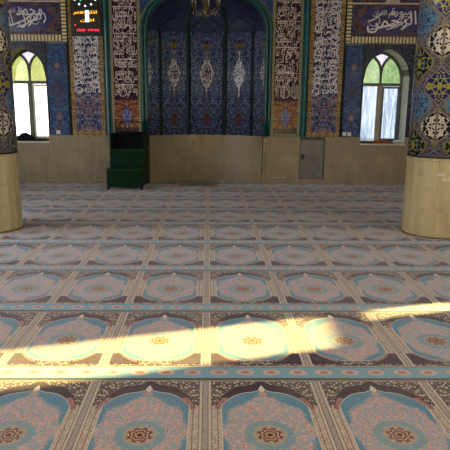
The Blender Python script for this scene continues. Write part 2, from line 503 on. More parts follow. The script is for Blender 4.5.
# ------------------------------------------------------------------ lettering
FORMS = {'ا': (0xFE8D, 2), 'أ': (0xFE83, 2), 'إ': (0xFE87, 2), 'ب': (0xFE8F, 4), 'ة': (0xFE93, 2), 'ت': (0xFE95, 4), 'ث': (0xFE99, 4), 'ج': (0xFE9D, 4),
 'ح': (0xFEA1, 4), 'خ': (0xFEA5, 4), 'د': (0xFEA9, 2), 'ذ': (0xFEAB, 2), 'ر': (0xFEAD, 2), 'ز': (0xFEAF, 2), 'س': (0xFEB1, 4), 'ش': (0xFEB5, 4),
 'ص': (0xFEB9, 4), 'ض': (0xFEBD, 4), 'ط': (0xFEC1, 4), 'ظ': (0xFEC5, 4), 'ع': (0xFEC9, 4), 'غ': (0xFECD, 4), 'ف': (0xFED1, 4), 'ق': (0xFED5, 4),
 'ك': (0xFED9, 4), 'ل': (0xFEDD, 4), 'م': (0xFEE1, 4), 'ن': (0xFEE5, 4), 'ه': (0xFEE9, 4), 'و': (0xFEED, 2), 'ى': (0xFEEF, 2), 'ي': (0xFEF1, 4), 'ء': (0xFE80, 1)}
def shape(s):
    out = []; n = len(s); i = 0; prev = False
    while i < n:
        c = s[i]
        if c not in FORMS: out.append(c); prev = False; i += 1; continue
        b, k = FORMS[c]
        if c == 'ل' and i+1 < n and s[i+1] in 'اأإ':
            out.append(chr({'ا': 0xFEFB, 'أ': 0xFEF7, 'إ': 0xFEF9}[s[i+1]]+(1 if prev else 0))); prev = False; i += 2; continue
        nx = i+1 < n and s[i+1] in FORMS and FORMS[s[i+1]][1] > 1
        if k == 1: g = b; p = False
        elif k == 2: g = b+(1 if prev else 0); p = False
        else: g = b+(3 if prev and nx else 1 if prev else 2 if nx else 0); p = nx
        out.append(chr(g)); prev = p; i += 1
    return ''.join(reversed(out))
_cache = {}
def glyphs(s, weight=.0, raw=False):
    key = (s, weight)
    if key not in _cache:
        cu = bpy.data.curves.new('lettering', 'FONT'); cu.body = s if raw else shape(s); cu.resolution_u = 2; cu.offset = weight
        ob = bpy.data.objects.new('lettering', cu); C.objects.link(ob); bpy.context.view_layer.update()
        me = bpy.data.meshes.new_from_object(ob.evaluated_get(bpy.context.evaluated_depsgraph_get()))
        vs = [v.co.copy() for v in me.vertices]; fs = [tuple(p.vertices) for p in me.polygons]
        x0, x1 = min(v.x for v in vs), max(v.x for v in vs); z0, z1 = min(v.y for v in vs), max(v.y for v in vs)
        _cache[key] = ([((v.x-x0)/(x1-x0), (v.y-z0)/(z1-z0)) for v in vs], fs, (x1-x0)/(z1-z0))
        bpy.data.objects.remove(ob); bpy.data.curves.remove(cu); bpy.data.meshes.remove(me)
    return _cache[key]
def write(bm, s, x0, x1, z0, z1, y, weight=.0, rot=0, mirror=False, raw=False, fn=None):
    V, F, _ = glyphs(s, weight, raw); cx, cz = (x0+x1)/2, (z0+z1)/2; vs = []
    for a, b in V:
        dx, dz = (a-.5)*(x1-x0), (b-.5)*(z1-z0)
        X, Z = cx+dx*cos(rot)-dz*sin(rot), cz+dx*sin(rot)+dz*cos(rot)
        vs.append(bm.verts.new(fn(X, Z) if fn else (X, y, Z)))
    for f in F:
        try: bm.faces.new([vs[i] for i in f])
        except ValueError: pass
VERSE = ['الله لا اله الا', 'هو الحي القيوم', 'لا تاخذه سنة', 'ولا نوم له ما', 'في السموات', 'وما في الارض', 'من ذا الذي', 'يشفع عنده الا', 'باذنه يعلم', 'ما بين ايديهم', 'وما خلفهم', 'ولا يحيطون', 'بشيء من علمه', 'الا بما شاء']
def solid(bm, y, th):
    bmesh.ops.recalc_face_normals(bm, faces=bm.faces)
    return bm

def stroke(bm, pts, w, y):
    """a flat brush line lying on the tile"""
    P = [Vector((a, b)) for a, b in pts]; L = []
    for i, p in enumerate(P):
        t = (P[min(i+1, len(P)-1)]-P[max(i-1, 0)]).normalized(); nrm = Vector((-t.y, t.x)); ww = w*(.35+.65*sin(pi*min(1, (i+.6)/(len(P)))))
        L.append((bm.verts.new((p.x+nrm.x*ww/2, y, p.y+nrm.y*ww/2)), bm.verts.new((p.x-nrm.x*ww/2, y, p.y-nrm.y*ww/2))))
    for a, b in zip(L[:-1], L[1:]): bm.faces.new((a[0], a[1], b[1], b[0]))
def curl(x, z, r, a0, a1, n=14, sq=1.0):
    return [(x+r*(1-.35*i/n)*cos(a0+(a1-a0)*i/n), z+sq*r*(1-.35*i/n)*sin(a0+(a1-a0)*i/n)) for i in range(n+1)]

# ------------------------------------------------------------------ wall panels
ZB = 1.045
YB = YW-.0015
PY0, PY1 = YW-.02, YB
def both(sd, a, b):
    x = sorted((XC+sd*a, XC+sd*b)); return x[0], x[1]
SIDE = {-1: 'left', 1: 'right'}
rnd = random.Random(3)
for sd in (-1, 1):
    wn = SIDE[sd]; near = 'the digital clock side' if sd < 0 else 'the small grey door side'
    # --- maroon inscription beside the niche
    a, b = both(sd, 1.40, 2.03)
    t = thing('inscription_panel', f"tall maroon tile panel with white script {'between green pulpit and niche' if sd<0 else 'just right of the niche'}, floral foot", 'tile panel', ((a+b)/2, YW, ZB), 0, 'maroon script panels')
    t.location = (0, 0, 0)
    bm = bmesh.new()
    box(bm, a, a+.055, PY0, PY1, ZB, 4.7); box(bm, b-.055, b, PY0, PY1, ZB, 4.7); box(bm, a+.055, b-.055, PY0, PY1, ZB, ZB+.05)
    mesh_obj('border', bm, BEAD, t)
    bm = bmesh.new(); box(bm, a+.055, b-.055, PY0+.004, PY1, 1.80, 4.7); mesh_obj('field', bm, MAROON_T, t)
    bm = bmesh.new(); box(bm, a+.055, b-.055, PY0+.004, PY1, ZB+.05, 1.80, oz=ZB+.05); mesh_obj('floral_foot', bm, RED_T, t)
    bm = bmesh.new(); z = 1.84; i = 0 if sd > 0 else 5; y = PY0+.001
    while z < 4.5:
        h = .30
        write(bm, VERSE[i % len(VERSE)], a+.07, b-.07, z, z+h, y, .004)
        write(bm, VERSE[(i+4) % len(VERSE)], a+.09, b-.16, z+.14, z+h*.9+.1, y-.0006, .0)
        if i % 2: stroke(bm, [(a+.07, z+h*.9), (a+.3, z+h*.93), (b-.065, z+h*.9)], .018, y-.001)
        stroke(bm, curl((a+b)/2+rnd.uniform(-.14, .14), z+.12, rnd.uniform(.07, .12), rnd.uniform(0, 6), rnd.uniform(8, 11)), .014, y-.0012)
        z += .262; i += 1
    mesh_obj('lettering', bm, WHITE_D, t)
    # --- teal rib
    a, b = both(sd, 2.035, 2.18)
    bm = bmesh.new(); xm = (a+b)/2
    box(bm, a, b, YW-.03, YB, ZB, 4.7)
    tube(bm, [(xm, YW-.048, ZB), (xm, YW-.048, 4.7)], .045, 12)
    tube(bm, [(a+.014, YW-.03, ZB), (a+.014, YW-.03, 4.7)], .014, 8); tube(bm, [(b-.014, YW-.03, ZB), (b-.014, YW-.03, 4.7)], .014, 8)
    tag(mesh_obj('tile_rib', bm, TEAL, smooth=False), f"dark teal glazed upright rib {'under and beside the digital clock' if sd<0 else 'above the left edge of the small grey door'}", 'trim')
    # --- white script panel
    a, b = both(sd, 2.185, 2.90)
    t = thing('inscription_panel', f"tall tile panel of dense white script on navy, {'below the digital clock' if sd<0 else 'right of the small grey door'}", 'tile panel')
    bm = bmesh.new()
    box(bm, a, a+.085, PY0, PY1, ZB, 4.7); box(bm, b-.085, b, PY0, PY1, ZB, 4.7); box(bm, a+.085, b-.085, PY0, PY1, ZB, ZB+.10)
    mesh_obj('border', bm, GOLD_T, t)
    bm = bmesh.new(); box(bm, a+.085, b-.085, PY0+.004, PY1, 1.93, 4.7); mesh_obj('field', bm, NAVY_T, t)
    bm = bmesh.new(); box(bm, a+.085, b-.085, PY0+.004, PY1, ZB+.10, 1.93, oz=ZB+.1); mesh_obj('floral_foot', bm, FLORB_T, t)
    bm = bmesh.new(); z = 1.95; i = 2; y = PY0+.001
    while z < 4.55:
        write(bm, VERSE[i % len(VERSE)], a+.09, b-.09, z, z+.17, y, .008, rnd.uniform(-.12, .12))
        for q in range(2):
            xx = a+.18+.34*q+rnd.uniform(-.03, .03)
            stroke(bm, curl(xx, z+.05, rnd.uniform(.07, .10), rnd.uniform(0, 6), rnd.uniform(7, 11)), .016, y-.0006)
        write(bm, VERSE[(i+5) % len(VERSE)], a+.12, b-.12, z+.04, z+.13, y-.0009, .0, rnd.uniform(-.5, .5))
        z += .118; i += 1
    mesh_obj('lettering', bm, WHITE_L, t)
    # --- corner strip between script panel and window bay
    a, b = both(sd, 2.905, 2.93)
    bm = bmesh.new(); box(bm, a, b, YW-.035, YB, ZB, 4.7)
    tag(mesh_obj('tile_rib', bm, TEALD), f"thin dark teal upright strip between the {wn} window bay and the white script panel", 'trim')
    # --- cream key-pattern frame over the window, cartouche inside
    a, b = both(sd, 2.935, 3.03); e0, e1 = both(sd, 3.03, 4.86)
    t = thing('cartouche_panel', f"navy script cartouche in a cream toothed frame above the {wn} arched window", 'tile panel', group='cartouche panels over the windows')
    bm = bmesh.new(); box(bm, a, b, YW-.03, YB, 3.0, 4.7); mesh_obj('upright_border', bm, TEETH_V, t)
    bm = bmesh.new(); box(bm, e0, e1, YW-.03, YB, 3.0, 3.125); mesh_obj('lower_border', bm, TEETH_H, t)
    bm = bmesh.new(); box(bm, e0, e1, YW-.026, YB, 3.77, 3.80); box(bm, e0, e1, YW-.026, YB, 4.5, 4.6); mesh_obj('upper_border', bm, WHITE_D, t)
    bm = bmesh.new(); box(bm, e0, e1, YW-.02, YB, 3.125, 4.7); mesh_obj('field', bm, CART_T, t)
    cx = XC+sd*3.87
    bm = bmesh.new(); out = []
    for i in range(64):
        q = 2*pi*i/64; r1 = 1+.06*cos(8*q)
        out.append((cx+.64*r1*(abs(cos(q))**.7)*(1 if cos(q) > 0 else -1), 3.45+.27*r1*(abs(sin(q))**.8)*(1 if sin(q) > 0 else -1)))
    prism(bm, out, YW-.024, YW-.015); mesh_obj('cartouche', bm, CART_N, t)
    bm = bmesh.new(); prism(bm, [(cx+(x-cx)*1.2, 3.45+(z-3.45)*1.1) for x, z in out], YW-.022, YW-.015, ox=cx); mesh_obj('cartouche_rim', bm, RUST_T, t)
    bm = bmesh.new()
    if sd > 0:
        write(bm, 'سورة', cx-.02, cx+.40, 3.52, 3.70, YW-.026, .006); write(bm, 'الرحمن', cx-.52, cx+.52, 3.24, 3.60, YW-.0265, .006, .1)
    else:
        write(bm, 'رسول الله', cx-.50, cx+.52, 3.26, 3.60, YW-.026, .006, .2); write(bm, 'محمد', cx-.1, cx+.45, 3.50, 3.68, YW-.0265, .004)
    stroke(bm, [(cx-.45, 3.27), (cx-.2, 3.31), (cx+.05, 3.40), (cx+.25, 3.55)], .03, YW-.027)
    stroke(bm, curl(cx+.3, 3.42, .12, 1, 6), .018, YW-.0272)
    stroke(bm, [(cx-.1, 3.27), (cx+.1, 3.33), (cx+.3, 3.45), (cx+.42, 3.58)], .026, YW-.0274)
    stroke(bm, curl(cx-.35, 3.45, .13, 3, 8), .018, YW-.0275); stroke(bm, [(cx-.5, 3.42), (cx-.32, 3.5), (cx-.2, 3.62)], .024, YW-.0276)
    write(bm, 'علم القران', cx-.40, cx+.1, 3.50, 3.66, YW-.0262, .004)
    mesh_obj('lettering', bm, WHITE_L, t)
    bm = bmesh.new(); prism(bm, [(cx-.17, 3.78), (cx+.17, 3.78), (cx+.12, 3.86), (cx, 3.93), (cx-.12, 3.86)], YW-.03, YW-.015); mesh_obj('crest', bm, WHITE_D, t)
    # --- blue floral panel beside the window
    a, b = both(sd, 2.945, 3.345 if sd > 0 else 3.405)
    t = thing('floral_panel', f"narrow blue floral tile panel with orange blossoms {'beside the left window' if sd<0 else 'beside the right window'}", 'tile panel', group=None)
    bm = bmesh.new(); box(bm, a+.02, b-.02, PY0, PY1, ZB, 2.95); mesh_obj('field', bm, BLUE_T, t)
    bm = bmesh.new(); box(bm, a, a+.02, PY0-.006, PY1, ZB, 2.97); box(bm, b-.02, b, PY0-.006, PY1, ZB, 2.97); mesh_obj('edge', bm, TEALD, t)
    bm = bmesh.new()
    xm = (a+b)/2
    for zc, k, in ((2.50, .07), (1.45, .08), (3.0, 0)):
        if not k: continue
        pts = [(xm+k*(1+.22*cos(6*2*pi*i/48))*cos(2*pi*i/48)*.8, zc+k*(1+.22*cos(6*2*pi*i/48))*sin(2*pi*i/48)) for i in range(48)]
        prism(bm, pts, PY0-.003, PY0+.002)
    mesh_obj('blossom', bm, plain('rust_glaze', (88, 52, 56), .25, .5, vary=.5, scale=30), t)
    bm = bmesh.new()
    pts = [(xm+.13*(.5+.5*cos(pi*min(1, abs(v))))*1, 2.02+.22*v) for v in lsp(-1, 1, 20)]+[(xm-.13*(.5+.5*cos(pi*min(1, abs(v)))), 2.02+.22*v) for v in lsp(1, -1, 20)][1:-1]
    prism(bm, pts, PY0-.003, PY0+.002); mesh_obj('medallion', bm, NAVY_T, t)
    # --- spandrel tile round the window arch
    c = WCX[0 if sd < 0 else 1]; bm = bmesh.new()
    columns(bm, lsp(c-WA, c+WA, 24), lambda x: warch(x, c), lambda x: 2.98, PY0, PY1, ox=c)
    e = both(sd, 4.345 if sd > 0 else 4.405, 4.86); box(bm, e[0], e[1], PY0, PY1, ZB, 2.98, ox=c, oz=0)
    tag(mesh_obj('tile_surround', bm, SPAN_T), f"dark floral tile surround hugging the pointed arch of the {wn} window", 'tile panel')
    # spare wall beyond the bay, hidden by the pillar
    # --- marble dado
    lo, hi = (both(sd, 1.27, 6.25) if sd < 0 else both(sd, 1.27, 6.7))
# ------------------------------------------------------------------ marble dado
def dado(x0, x1, label):
    t = thing('marble_dado', label, 'wall cladding')
    bm = bmesh.new(); box(bm, x0, x1, YW-.035, YB, .0, ZB-.045, ox=x0, oz=0); mesh_obj('slab', bm, MARBLE, t)
    bm = bmesh.new(); box(bm, x0, x1, YW-.05, YB, ZB-.045, ZB-.002, ox=x0); bevel(mesh_obj('ledge', bm, MARBLE, t), .006)
    return t
DX0, DX1 = 1.842, 2.40
a0 = WCX[0]+WA; b0 = WCX[1]-WA
dado(a0, XC-1.30, 'beige marble dado left of the niche, running behind the green pulpit')
dado(XC+1.30, DX0, 'short beige marble dado between the niche and the small grey door')
t = dado(DX1, b0, 'beige marble dado between the small grey door and the right window')
def lowdado(c, label):
    t = thing('marble_dado', label, 'wall cladding')
    x0, x1 = c-WA, c+WA
    bm = bmesh.new(); box(bm, x0, x1, YW-.035, YB, 0, WB-.035, ox=x0); mesh_obj('slab', bm, MARBLE, t)
lowdado(WCX[0], 'beige marble dado slabs under the left window sill'); lowdado(WCX[1], 'beige marble dado slabs under the right window sill')
for x0, x1, w in ((-6.48, WCX[0]-WA, 'left'), (WCX[1]+WA, 6.48, 'right')): dado(x0, x1, f'beige marble dado beyond the {w} window, behind the {w} pillar')
bm = bmesh.new(); box(bm, DX0, DX1, YW-.035, YB, 0, .115, ox=DX0)
tag(mesh_obj('marble_plinth', bm, MARBLE), 'low marble strip under the small grey door', 'wall cladding')
bm = bmesh.new()
box(bm, XC+1.262, DX0+.05, YW-.042, YW-.03, ZB-.05, ZB-.04); bm.free()
# small grey service door
SLATE = plain('grey_metal_paint', (112, 108, 106), .45, .5, vary=.07, scale=5)
DGREEN = plain('dark_green_paint', (4, 38, 18), .45, .12, vary=.1)
BLACKM = plain('black_iron', (18, 18, 20), .4, .5)
t = thing('service_door', 'small grey metal access door set in the marble dado', 'door')
bm = bmesh.new(); box(bm, DX0+.012, DX1-.035, YW-.03, YW-.008, .13, .97); bevel(mesh_obj('door_leaf', bm, SLATE, t), .003)
bm = bmesh.new()
box(bm, DX0, DX0+.012, YW-.035, YB, .115, 1.0); box(bm, DX1-.035, DX1, YW-.035, YB, .115, 1.0); box(bm, DX0+.012, DX1-.035, YW-.035, YB, .97, 1.04)
mesh_obj('door_frame', bm, plain('dark_steel', (62, 62, 60), .5, .5), t)
bm = bmesh.new(); tube(bm, [(DX0+.05, YW-.03, .61), (DX0+.05, YW-.065, .61), (DX0+.12, YW-.065, .60)], .012, 8)
box(bm, DX0+.03, DX0+.10, YW-.036, YW-.03, .55, .66); mesh_obj('handle', bm, BLACKM, t)

# ------------------------------------------------------------------ prayer niche
N = thing('prayer_niche', 'large dark blue tiled curved prayer niche under a teal pointed arch with marble foot', 'prayer niche')
def npt(a, z, r=AR): return (XC+r*sin(a), ACY+r*cos(a), z)
AM = math.asin(AHW/AR)
IN = arch_pts(1.26, SPR)
def surf(a, v, r=AR):
    """v: height up to SPR, above it walks the dome"""
    if v <= SPR: return npt(a, v, r)
    f = min(.999, (v-SPR)/(IN[-1][1]-SPR)); tz = SPR+f*(IN[-1][1]-SPR)
    for (xa, za), (xb, zb) in zip(IN[:-1], IN[1:]):
        if za <= tz <= zb: xx = xa+(xb-xa)*(tz-za)/(zb-za); break
    k = xx/1.26*(r/AR)
    y0 = YW+.02
    return (XC+AR*sin(a)*k, y0+(ACY+AR*cos(a)-y0)*k, tz)
angs = [-AM, radians(-36.5), radians(-14), radians(14), radians(36.5), AM]
for i in range(5):
    a0_, a1_ = angs[i], angs[i+1]; ac = (a0_+a1_)/2 if 0 < i < 4 else (angs[1]-radians(11.5) if i == 0 else angs[4]+radians(11.5))
    bm = bmesh.new(); uv = bm.loops.layers.uv.verify(); m = 8
    for j in range(m):
        p, q = a0_+(a1_-a0_)*j/m, a0_+(a1_-a0_)*(j+1)/m
        f = bm.faces.new([bm.verts.new(npt(*k)) for k in ((p, ZB), (q, ZB), (q, SPR+.25), (p, SPR+.25))][::1]); f.smooth = True
        for l, (aa, zz) in zip(f.loops, ((p, ZB), (q, ZB), (q, SPR+.25), (p, SPR+.25))): l[uv].uv = ((aa-ac)*AR, zz)
    bmesh.ops.remove_doubles(bm, verts=bm.verts, dist=1e-5)
    pn = mesh_obj('tile_panel', bm, APSE_T, N)
    md = pn.modifiers.new('solid', 'SOLIDIFY'); md.thickness = .03; md.offset = 1
    # white lozenge
    hw, hh, zc = (.15, .35, 2.38) if i != 2 else (.17, .37, 2.39)
    bm = bmesh.new(); L = 24; outl = []
    for k in range(L*2):
        q = 2*pi*k/(L*2); s_, c_ = sin(q), cos(q)
        rr = 1/(abs(c_)+abs(s_)+1e-6)*(1+.07*cos(12*q)+.12*abs(sin(2*q)))
        outl.append((rr*c_*hw, rr*s_*hh))
    if i == 0: outl = [(min(max(x, (a0_-ac)*AR+.02), (a1_-ac)*AR-.02), z) for x, z in outl]
    if i == 4: outl = [(min(max(x, (a0_-ac)*AR+.02), (a1_-ac)*AR-.02), z) for x, z in outl]
    cvt = bm.verts.new(npt(ac, zc, AR-.035)); ov = [bm.verts.new(npt(ac+x/AR, zc+z, AR-.032)) for x, z in outl]
    for k in range(len(ov)):
        if (ov[k].co-ov[(k+1) % len(ov)].co).length > 1e-5: bm.faces.new((cvt, ov[k], ov[(k+1) % len(ov)]))
    md_ = mesh_obj('medallion', bm, MEDT, pn)
    if 0 < i < 4:
        bm = bmesh.new(); fn = lambda X, Z: npt(ac+X/AR, zc+Z, AR-.038)
        write(bm, 'الله', -.10, .10, -.12, .03, 0, .006, fn=fn); write(bm, 'محمد', -.085, .085, .02, .15, 0, .006, fn=fn)
        write(bm, 'علي', -.06, .06, -.24, -.12, 0, .004, fn=fn); write(bm, 'رسول', -.07, .07, .10, .22, 0, .004, fn=fn); write(bm, 'لا اله الا', -.11, .11, -.05, .07, 0, .004, .35, fn=fn)
        mesh_obj('medallion_script', bm, NAVY_L, pn)
        for sg in (1, -1):
            bm = bmesh.new(); zz = zc+sg*(hh+.075)
            vs = [bm.verts.new(npt(ac+x/AR, zz+z*sg, AR-.032)) for x, z in ((-.02, -.07), (.02, -.07), (.014, -.01), (.03, .03), (0, .08), (-.03, .03), (-.014, -.01))]
            bm.faces.new(vs)
            mesh_obj('pendant', bm, plain('ochre_glaze', (110, 92, 58), .3, .5), pn)
# ribs between panels, curving together over each panel as pointed heads
for i, a in enumerate(angs[1:-1]):
    bm = bmesh.new()
    w = .042 if i in (1, 2) else .022
    pts = [npt(a, z, AR-.03) for z in lsp(ZB, 3.2, 8)]
    tube(bm, pts, w, 8); tube(bm, [npt(a-.02, z, AR-.025) for z in (ZB, 3.2)], w*.5, 6); tube(bm, [npt(a+.02, z, AR-.025) for z in (ZB, 3.2)], w*.5, 6)
    dpts = [surf(a, v) for v in lsp(3.2, 4.3, 16)]
    dpts = [(x, y-.03, z) for x, y, z in dpts]
    tube(bm, dpts, w, 8)
    mesh_obj('rib', bm, TEALD, N)
for i in range(5):
    a0_, a1_ = angs[i], angs[i+1]; bm = bmesh.new()
    for sg in (0, 1):
        st, en = (a0_, (a0_+a1_)/2) if sg == 0 else (a1_, (a0_+a1_)/2)
        pts = []
        for k in range(11):
            t_ = k/10; ph = t_*radians(62)
            aa = st+(en-st)*(1-cos(ph))/(1-cos(radians(62))); zz = 3.12+.46*sin(ph)/sin(radians(62))
            x, y, z = surf(aa, zz); pts.append((x, y-.03, z))
        tube(bm, pts, .016, 6)
    mesh_obj('arch_head', bm, TEALD, N)
# dome
bm = bmesh.new(); uv = bm.loops.layers.uv.verify(); na, nv = 32, 16; grid = []
for j in range(nv+1):
    v = SPR-.02+(IN[-1][1]-SPR+.02)*j/nv; grid.append([bm.verts.new(surf(-AM+2*AM*i/na, v, AR)) for i in range(na+1)])
for j in range(nv):
    for i in range(na):
        try: f = bm.faces.new((grid[j][i], grid[j][i+1], grid[j+1][i+1], grid[j+1][i]))
        except ValueError: continue
        f.smooth = True
        for l, (ii, jj) in zip(f.loops, ((i, j), (i+1, j), (i+1, j+1), (i, j+1))): l[uv].uv = ((ii/na-.5)*2.4, jj/nv*1.6)
dm = mesh_obj('half_dome', bm, DOME_T, N); md = dm.modifiers.new('solid', 'SOLIDIFY'); md.thickness = .03; md.offset = 1
# marble foot
bm = bmesh.new(); uv = bm.loops.layers.uv.verify(); m = 36
def ring(r, z): return [npt(-AM+2*AM*j/m, z, r) for j in range(m+1)]
A_, B_, C_, D_ = ring(AR-.03, 0), ring(AR-.03, ZB-.045), ring(AR-.05, ZB-.045), ring(AR-.05, ZB)
E_ = ring(AR+.02, ZB)
seq = [A_, B_, C_, D_, E_]; VV = [[bm.verts.new(p) for p in r] for r in seq]; acc = [0, 1, 1, 1.045, 1.08]
for k in range(4):
    for j in range(m):
        f = bm.faces.new((VV[k][j], VV[k][j+1], VV[k+1][j+1], VV[k+1][j]))
        for l, (jj, kk) in zip(f.loops, ((j, k), (j+1, k), (j+1, k+1), (j, k+1))): l[uv].uv = (AR*2*AM*jj/m, acc[kk])
mesh_obj('marble_foot', bm, MARBLE, N)
for sg in (-1, 1):
    bm = bmesh.new(); pts = [(XC+sg*(1.27+.004*sin(9*z)+.003*sin(23*z)), YW-.038, z) for z in lsp(.02, 1.0, 14)]
    tube(bm, pts, .018, 6)
    mesh_obj('joint_mortar', bm, plain('pale_mortar', (176, 160, 124), .9, .2, vary=.25, scale=20), N)
# teal arch mouldings
for hw, r, dy, mt in ((1.365, .028, -.03, TEAL), (1.325, .022, -.02, TEALD), (1.285, .030, -.035, TEAL), (1.255, .014, -.01, TEAL)):
    P = arch_pts(hw, SPR); side = [(hw, z) for z in lsp(ZB, SPR-.05, 6)]
    half = side+P; full = [(XC+x, YW+dy, z) for x, z in half]+[(XC-x, YW+dy, z) for x, z in half[::-1][1:]]
    bm = bmesh.new(); tube(bm, full, r, 10); mesh_obj('arch_moulding', bm, mt, N, smooth=True)
# flat band beneath mouldings
bm = bmesh.new(); fo, fi = arch_fn(1.385, SPR), arch_fn(1.27, SPR)
xs = lsp(XC-1.385, XC+1.385, 80)
columns(bm, xs, lambda x: (fi(x) if abs(x-XC) < 1.27 else ZB), lambda x: (fo(x) if abs(x-XC) < 1.3849 else SPR), YW-.012, YW+.002)
mesh_obj('arch_band', bm, TEALD, N)
# spandrels
bm = bmesh.new(); columns(bm, lsp(XC-1.385, XC+1.385, 80), arch_fn(1.43, SPR), lambda x: 4.7, PY0+.004, PY1, ox=XC)
tag(mesh_obj('tile_surround', bm, BLUE_T), 'blue floral spandrel tiles around the top of the niche arch', 'tile panel')

# ------------------------------------------------------------------ windows
FRAME_M = plain('grey_green_window_paint', (104, 108, 96), .5, .4, vary=.05)
FRAME_B = plain('beige_window_paint', (168, 158, 148), .5, .4, vary=.05)
FRAME_G = plain('slate_window_paint', (96, 102, 120), .5, .4, vary=.05)
def glass(name, tint, trans, speck, st=(1, 1, 1)):
    m = bpy.data.materials.new(name); m.use_nodes = True; t = m.node_tree; t.nodes.clear()
    g = G.__new__(G); g.m = m; g.t = t
    x, y, z = g.obj(); n = g.noise(g.vec(x*st[0], y, z*st[2]), 14 if st[0] == 1 else 4, 4.0, .7)
    col = g.mix(n.soft(.35, .7), tint, speck)
    a = t.nodes.new('ShaderNodeBsdfTransparent'); b = t.nodes.new('ShaderNodeBsdfTranslucent'); c = t.nodes.new('ShaderNodeMixShader')
    gl = t.nodes.new('ShaderNodeBsdfGlossy'); gl.inputs['Roughness'].default_value = .1; d = t.nodes.new('ShaderNodeMixShader'); d.inputs[0].default_value = .06
    t.links.new(col.o, a.inputs[0]); t.links.new(col.o, b.inputs[0]); c.inputs[0].default_value = trans
    out = t.nodes.new('ShaderNodeOutputMaterial')
    t.links.new(a.outputs[0], c.inputs[1]); t.links.new(b.outputs[0], c.inputs[2])
    t.links.new(c.outputs[0], d.inputs[1]); t.links.new(gl.outputs[0], d.inputs[2]); t.links.new(d.outputs[0], out.inputs[0])
    return m
GL_CLEAR = glass('clear_glass', (235, 234, 230), .05, (214, 212, 208))
GL_CLEARR = glass('wavy_clear_glass', (168, 174, 180), .05, (122, 134, 150), (5, 1, .7))
GL_DIAM = glass('lilac_glass', (176, 172, 182), .05, (160, 156, 172))
GL_YEL = glass('yellow_green_glass', (162, 164, 126), .06, (146, 150, 104))
GL_GRN = glass('green_glass', (150, 158, 130), .06, (110, 134, 110))
YF = YW+.42
for idx, c in enumerate(WCX):
    wn = ('left', 'right')[idx]
    W = thing(f'window_{idx+1}', f"{wn} arched window with {'yellow-green' if idx==0 else 'green'} upper lights and white daylight", 'window'); W['kind'] = 'structure'
    zt = 2.17
    def arc(x):
        d = min(abs(x-c)/.2, 1); return 2.40+.37*sin(math.acos(1-d*.62))/sin(math.acos(1-.62))
    main = lambda x: warch(x, c)
    xs = lsp(c-WA, c+WA, 40)
    bm = bmesh.new(); columns(bm, xs, lambda x: zt, lambda x: (min(main(x), arc(x)) if abs(x-c) < .2 else main(x)), YF+.012, YF+.018)
    mesh_obj('tinted_pane', bm, (GL_YEL, GL_GRN)[idx], W)
    bm = bmesh.new(); columns(bm, lsp(c-.2, c+.2, 20), lambda x: min(arc(x), main(x)), main, YF+.012, YF+.018)
    mesh_obj('diamond_pane', bm, GL_DIAM, W)
    bm = bmesh.new(); box(bm, c-WA, c+WA, YF+.012, YF+.018, WB, zt); mesh_obj('clear_pane', bm, (GL_CLEAR, GL_CLEARR)[idx], W)
    fm = FRAME_M
    bm = bmesh.new()
    out = [(c-WA+.02, YF, WB+.02), (c-WA+.02, YF, WS)]
    out += [(c+(x-c)*.96, YF, warch(x, c)-.02) for x in lsp(c-WA, c+WA, 24)[1:-1]]
    out += [(c+WA-.02, YF, WS), (c+WA-.02, YF, WB+.02)]
    tube(bm, out, .036, 4, closed=True, flat=1.1)
    mesh_obj('outer_frame', bm, fm, W)
    bm = bmesh.new(); box(bm, c-WA, c+WA, YF-.02, YF+.03, zt-.03, zt+.035); mesh_obj('transom', bm, fm, W)
    bm = bmesh.new(); box(bm, c-.055, c+.05, YF-.025, YF+.035, WB+.02, zt-.03); bevel(mesh_obj('mullion', bm, (FRAME_M, FRAME_B)[idx], W), .008)
    bm = bmesh.new(); box(bm, c-.022, c+.022, YF-.02, YF+.03, zt+.035, 2.42)
    for sg in (-1, 1): tube(bm, [(c+sg*d, YF, arc(c+d)) for d in lsp(0, .21, 12)], .03, 6)
    mesh_obj('tracery', bm, fm, W)
    # sash in the right-hand lower light
    bm = bmesh.new(); s0, s1 = c+.05, c+WA-.03
    box(bm, s0, s0+.035, YF-.03, YF+.01, WB+.04, zt-.04); box(bm, s1-.06, s1, YF-.03, YF+.01, WB+.04, zt-.04)
    box(bm, s0+.035, s1-.06, YF-.03, YF+.01, WB+.04, WB+.09); box(bm, s0+.035, s1-.06, YF-.03, YF+.01, zt-.08, zt-.04)
    mesh_obj('sash', bm, (plain('white_window_paint', (214, 212, 208), .5), FRAME_G)[idx], W)
    bm = bmesh.new(); box(bm, c-WA-.005, c+WA+.005, YW-.06, YW+.5, WB-.035, WB); bevel(mesh_obj('sill', bm, plain('white_stone', (206, 200, 190), .35, .5, vary=.05), W), .006)
# reveal lining (plastered jambs); right one's sunlight is put into its paler colour
for c, n_, cl in ((WCX[0], 1, (150, 152, 130)), (WCX[1], 2, (206, 210, 200))):
    bm = bmesh.new(); P = [(c+s_*(WA-.001), z) for s_ in (-1,) for z in (WB, WS)]+[(c+(x-c)*.998, warch(x, c)-.001) for x in lsp(c-WA, c+WA, 28)[1:-1]]+[(c+WA-.001, WS), (c+WA-.001, WB)]
    A = [bm.verts.new((x, YW-.004, z)) for x, z in P]; B = [bm.verts.new((x, YW+.5, z)) for x, z in P]
    for i in range(len(P)-1): bm.faces.new((A[i], A[i+1], B[i+1], B[i]))
    o = struct(mesh_obj(f'trim_{n_}', bm, plain('reveal_plaster', cl, .6, .3)), f"pale arched lining inside the {'left' if n_==1 else 'right'} window opening")
    md = o.modifiers.new('solid', 'SOLIDIFY'); md.thickness = .004; md.offset = 1

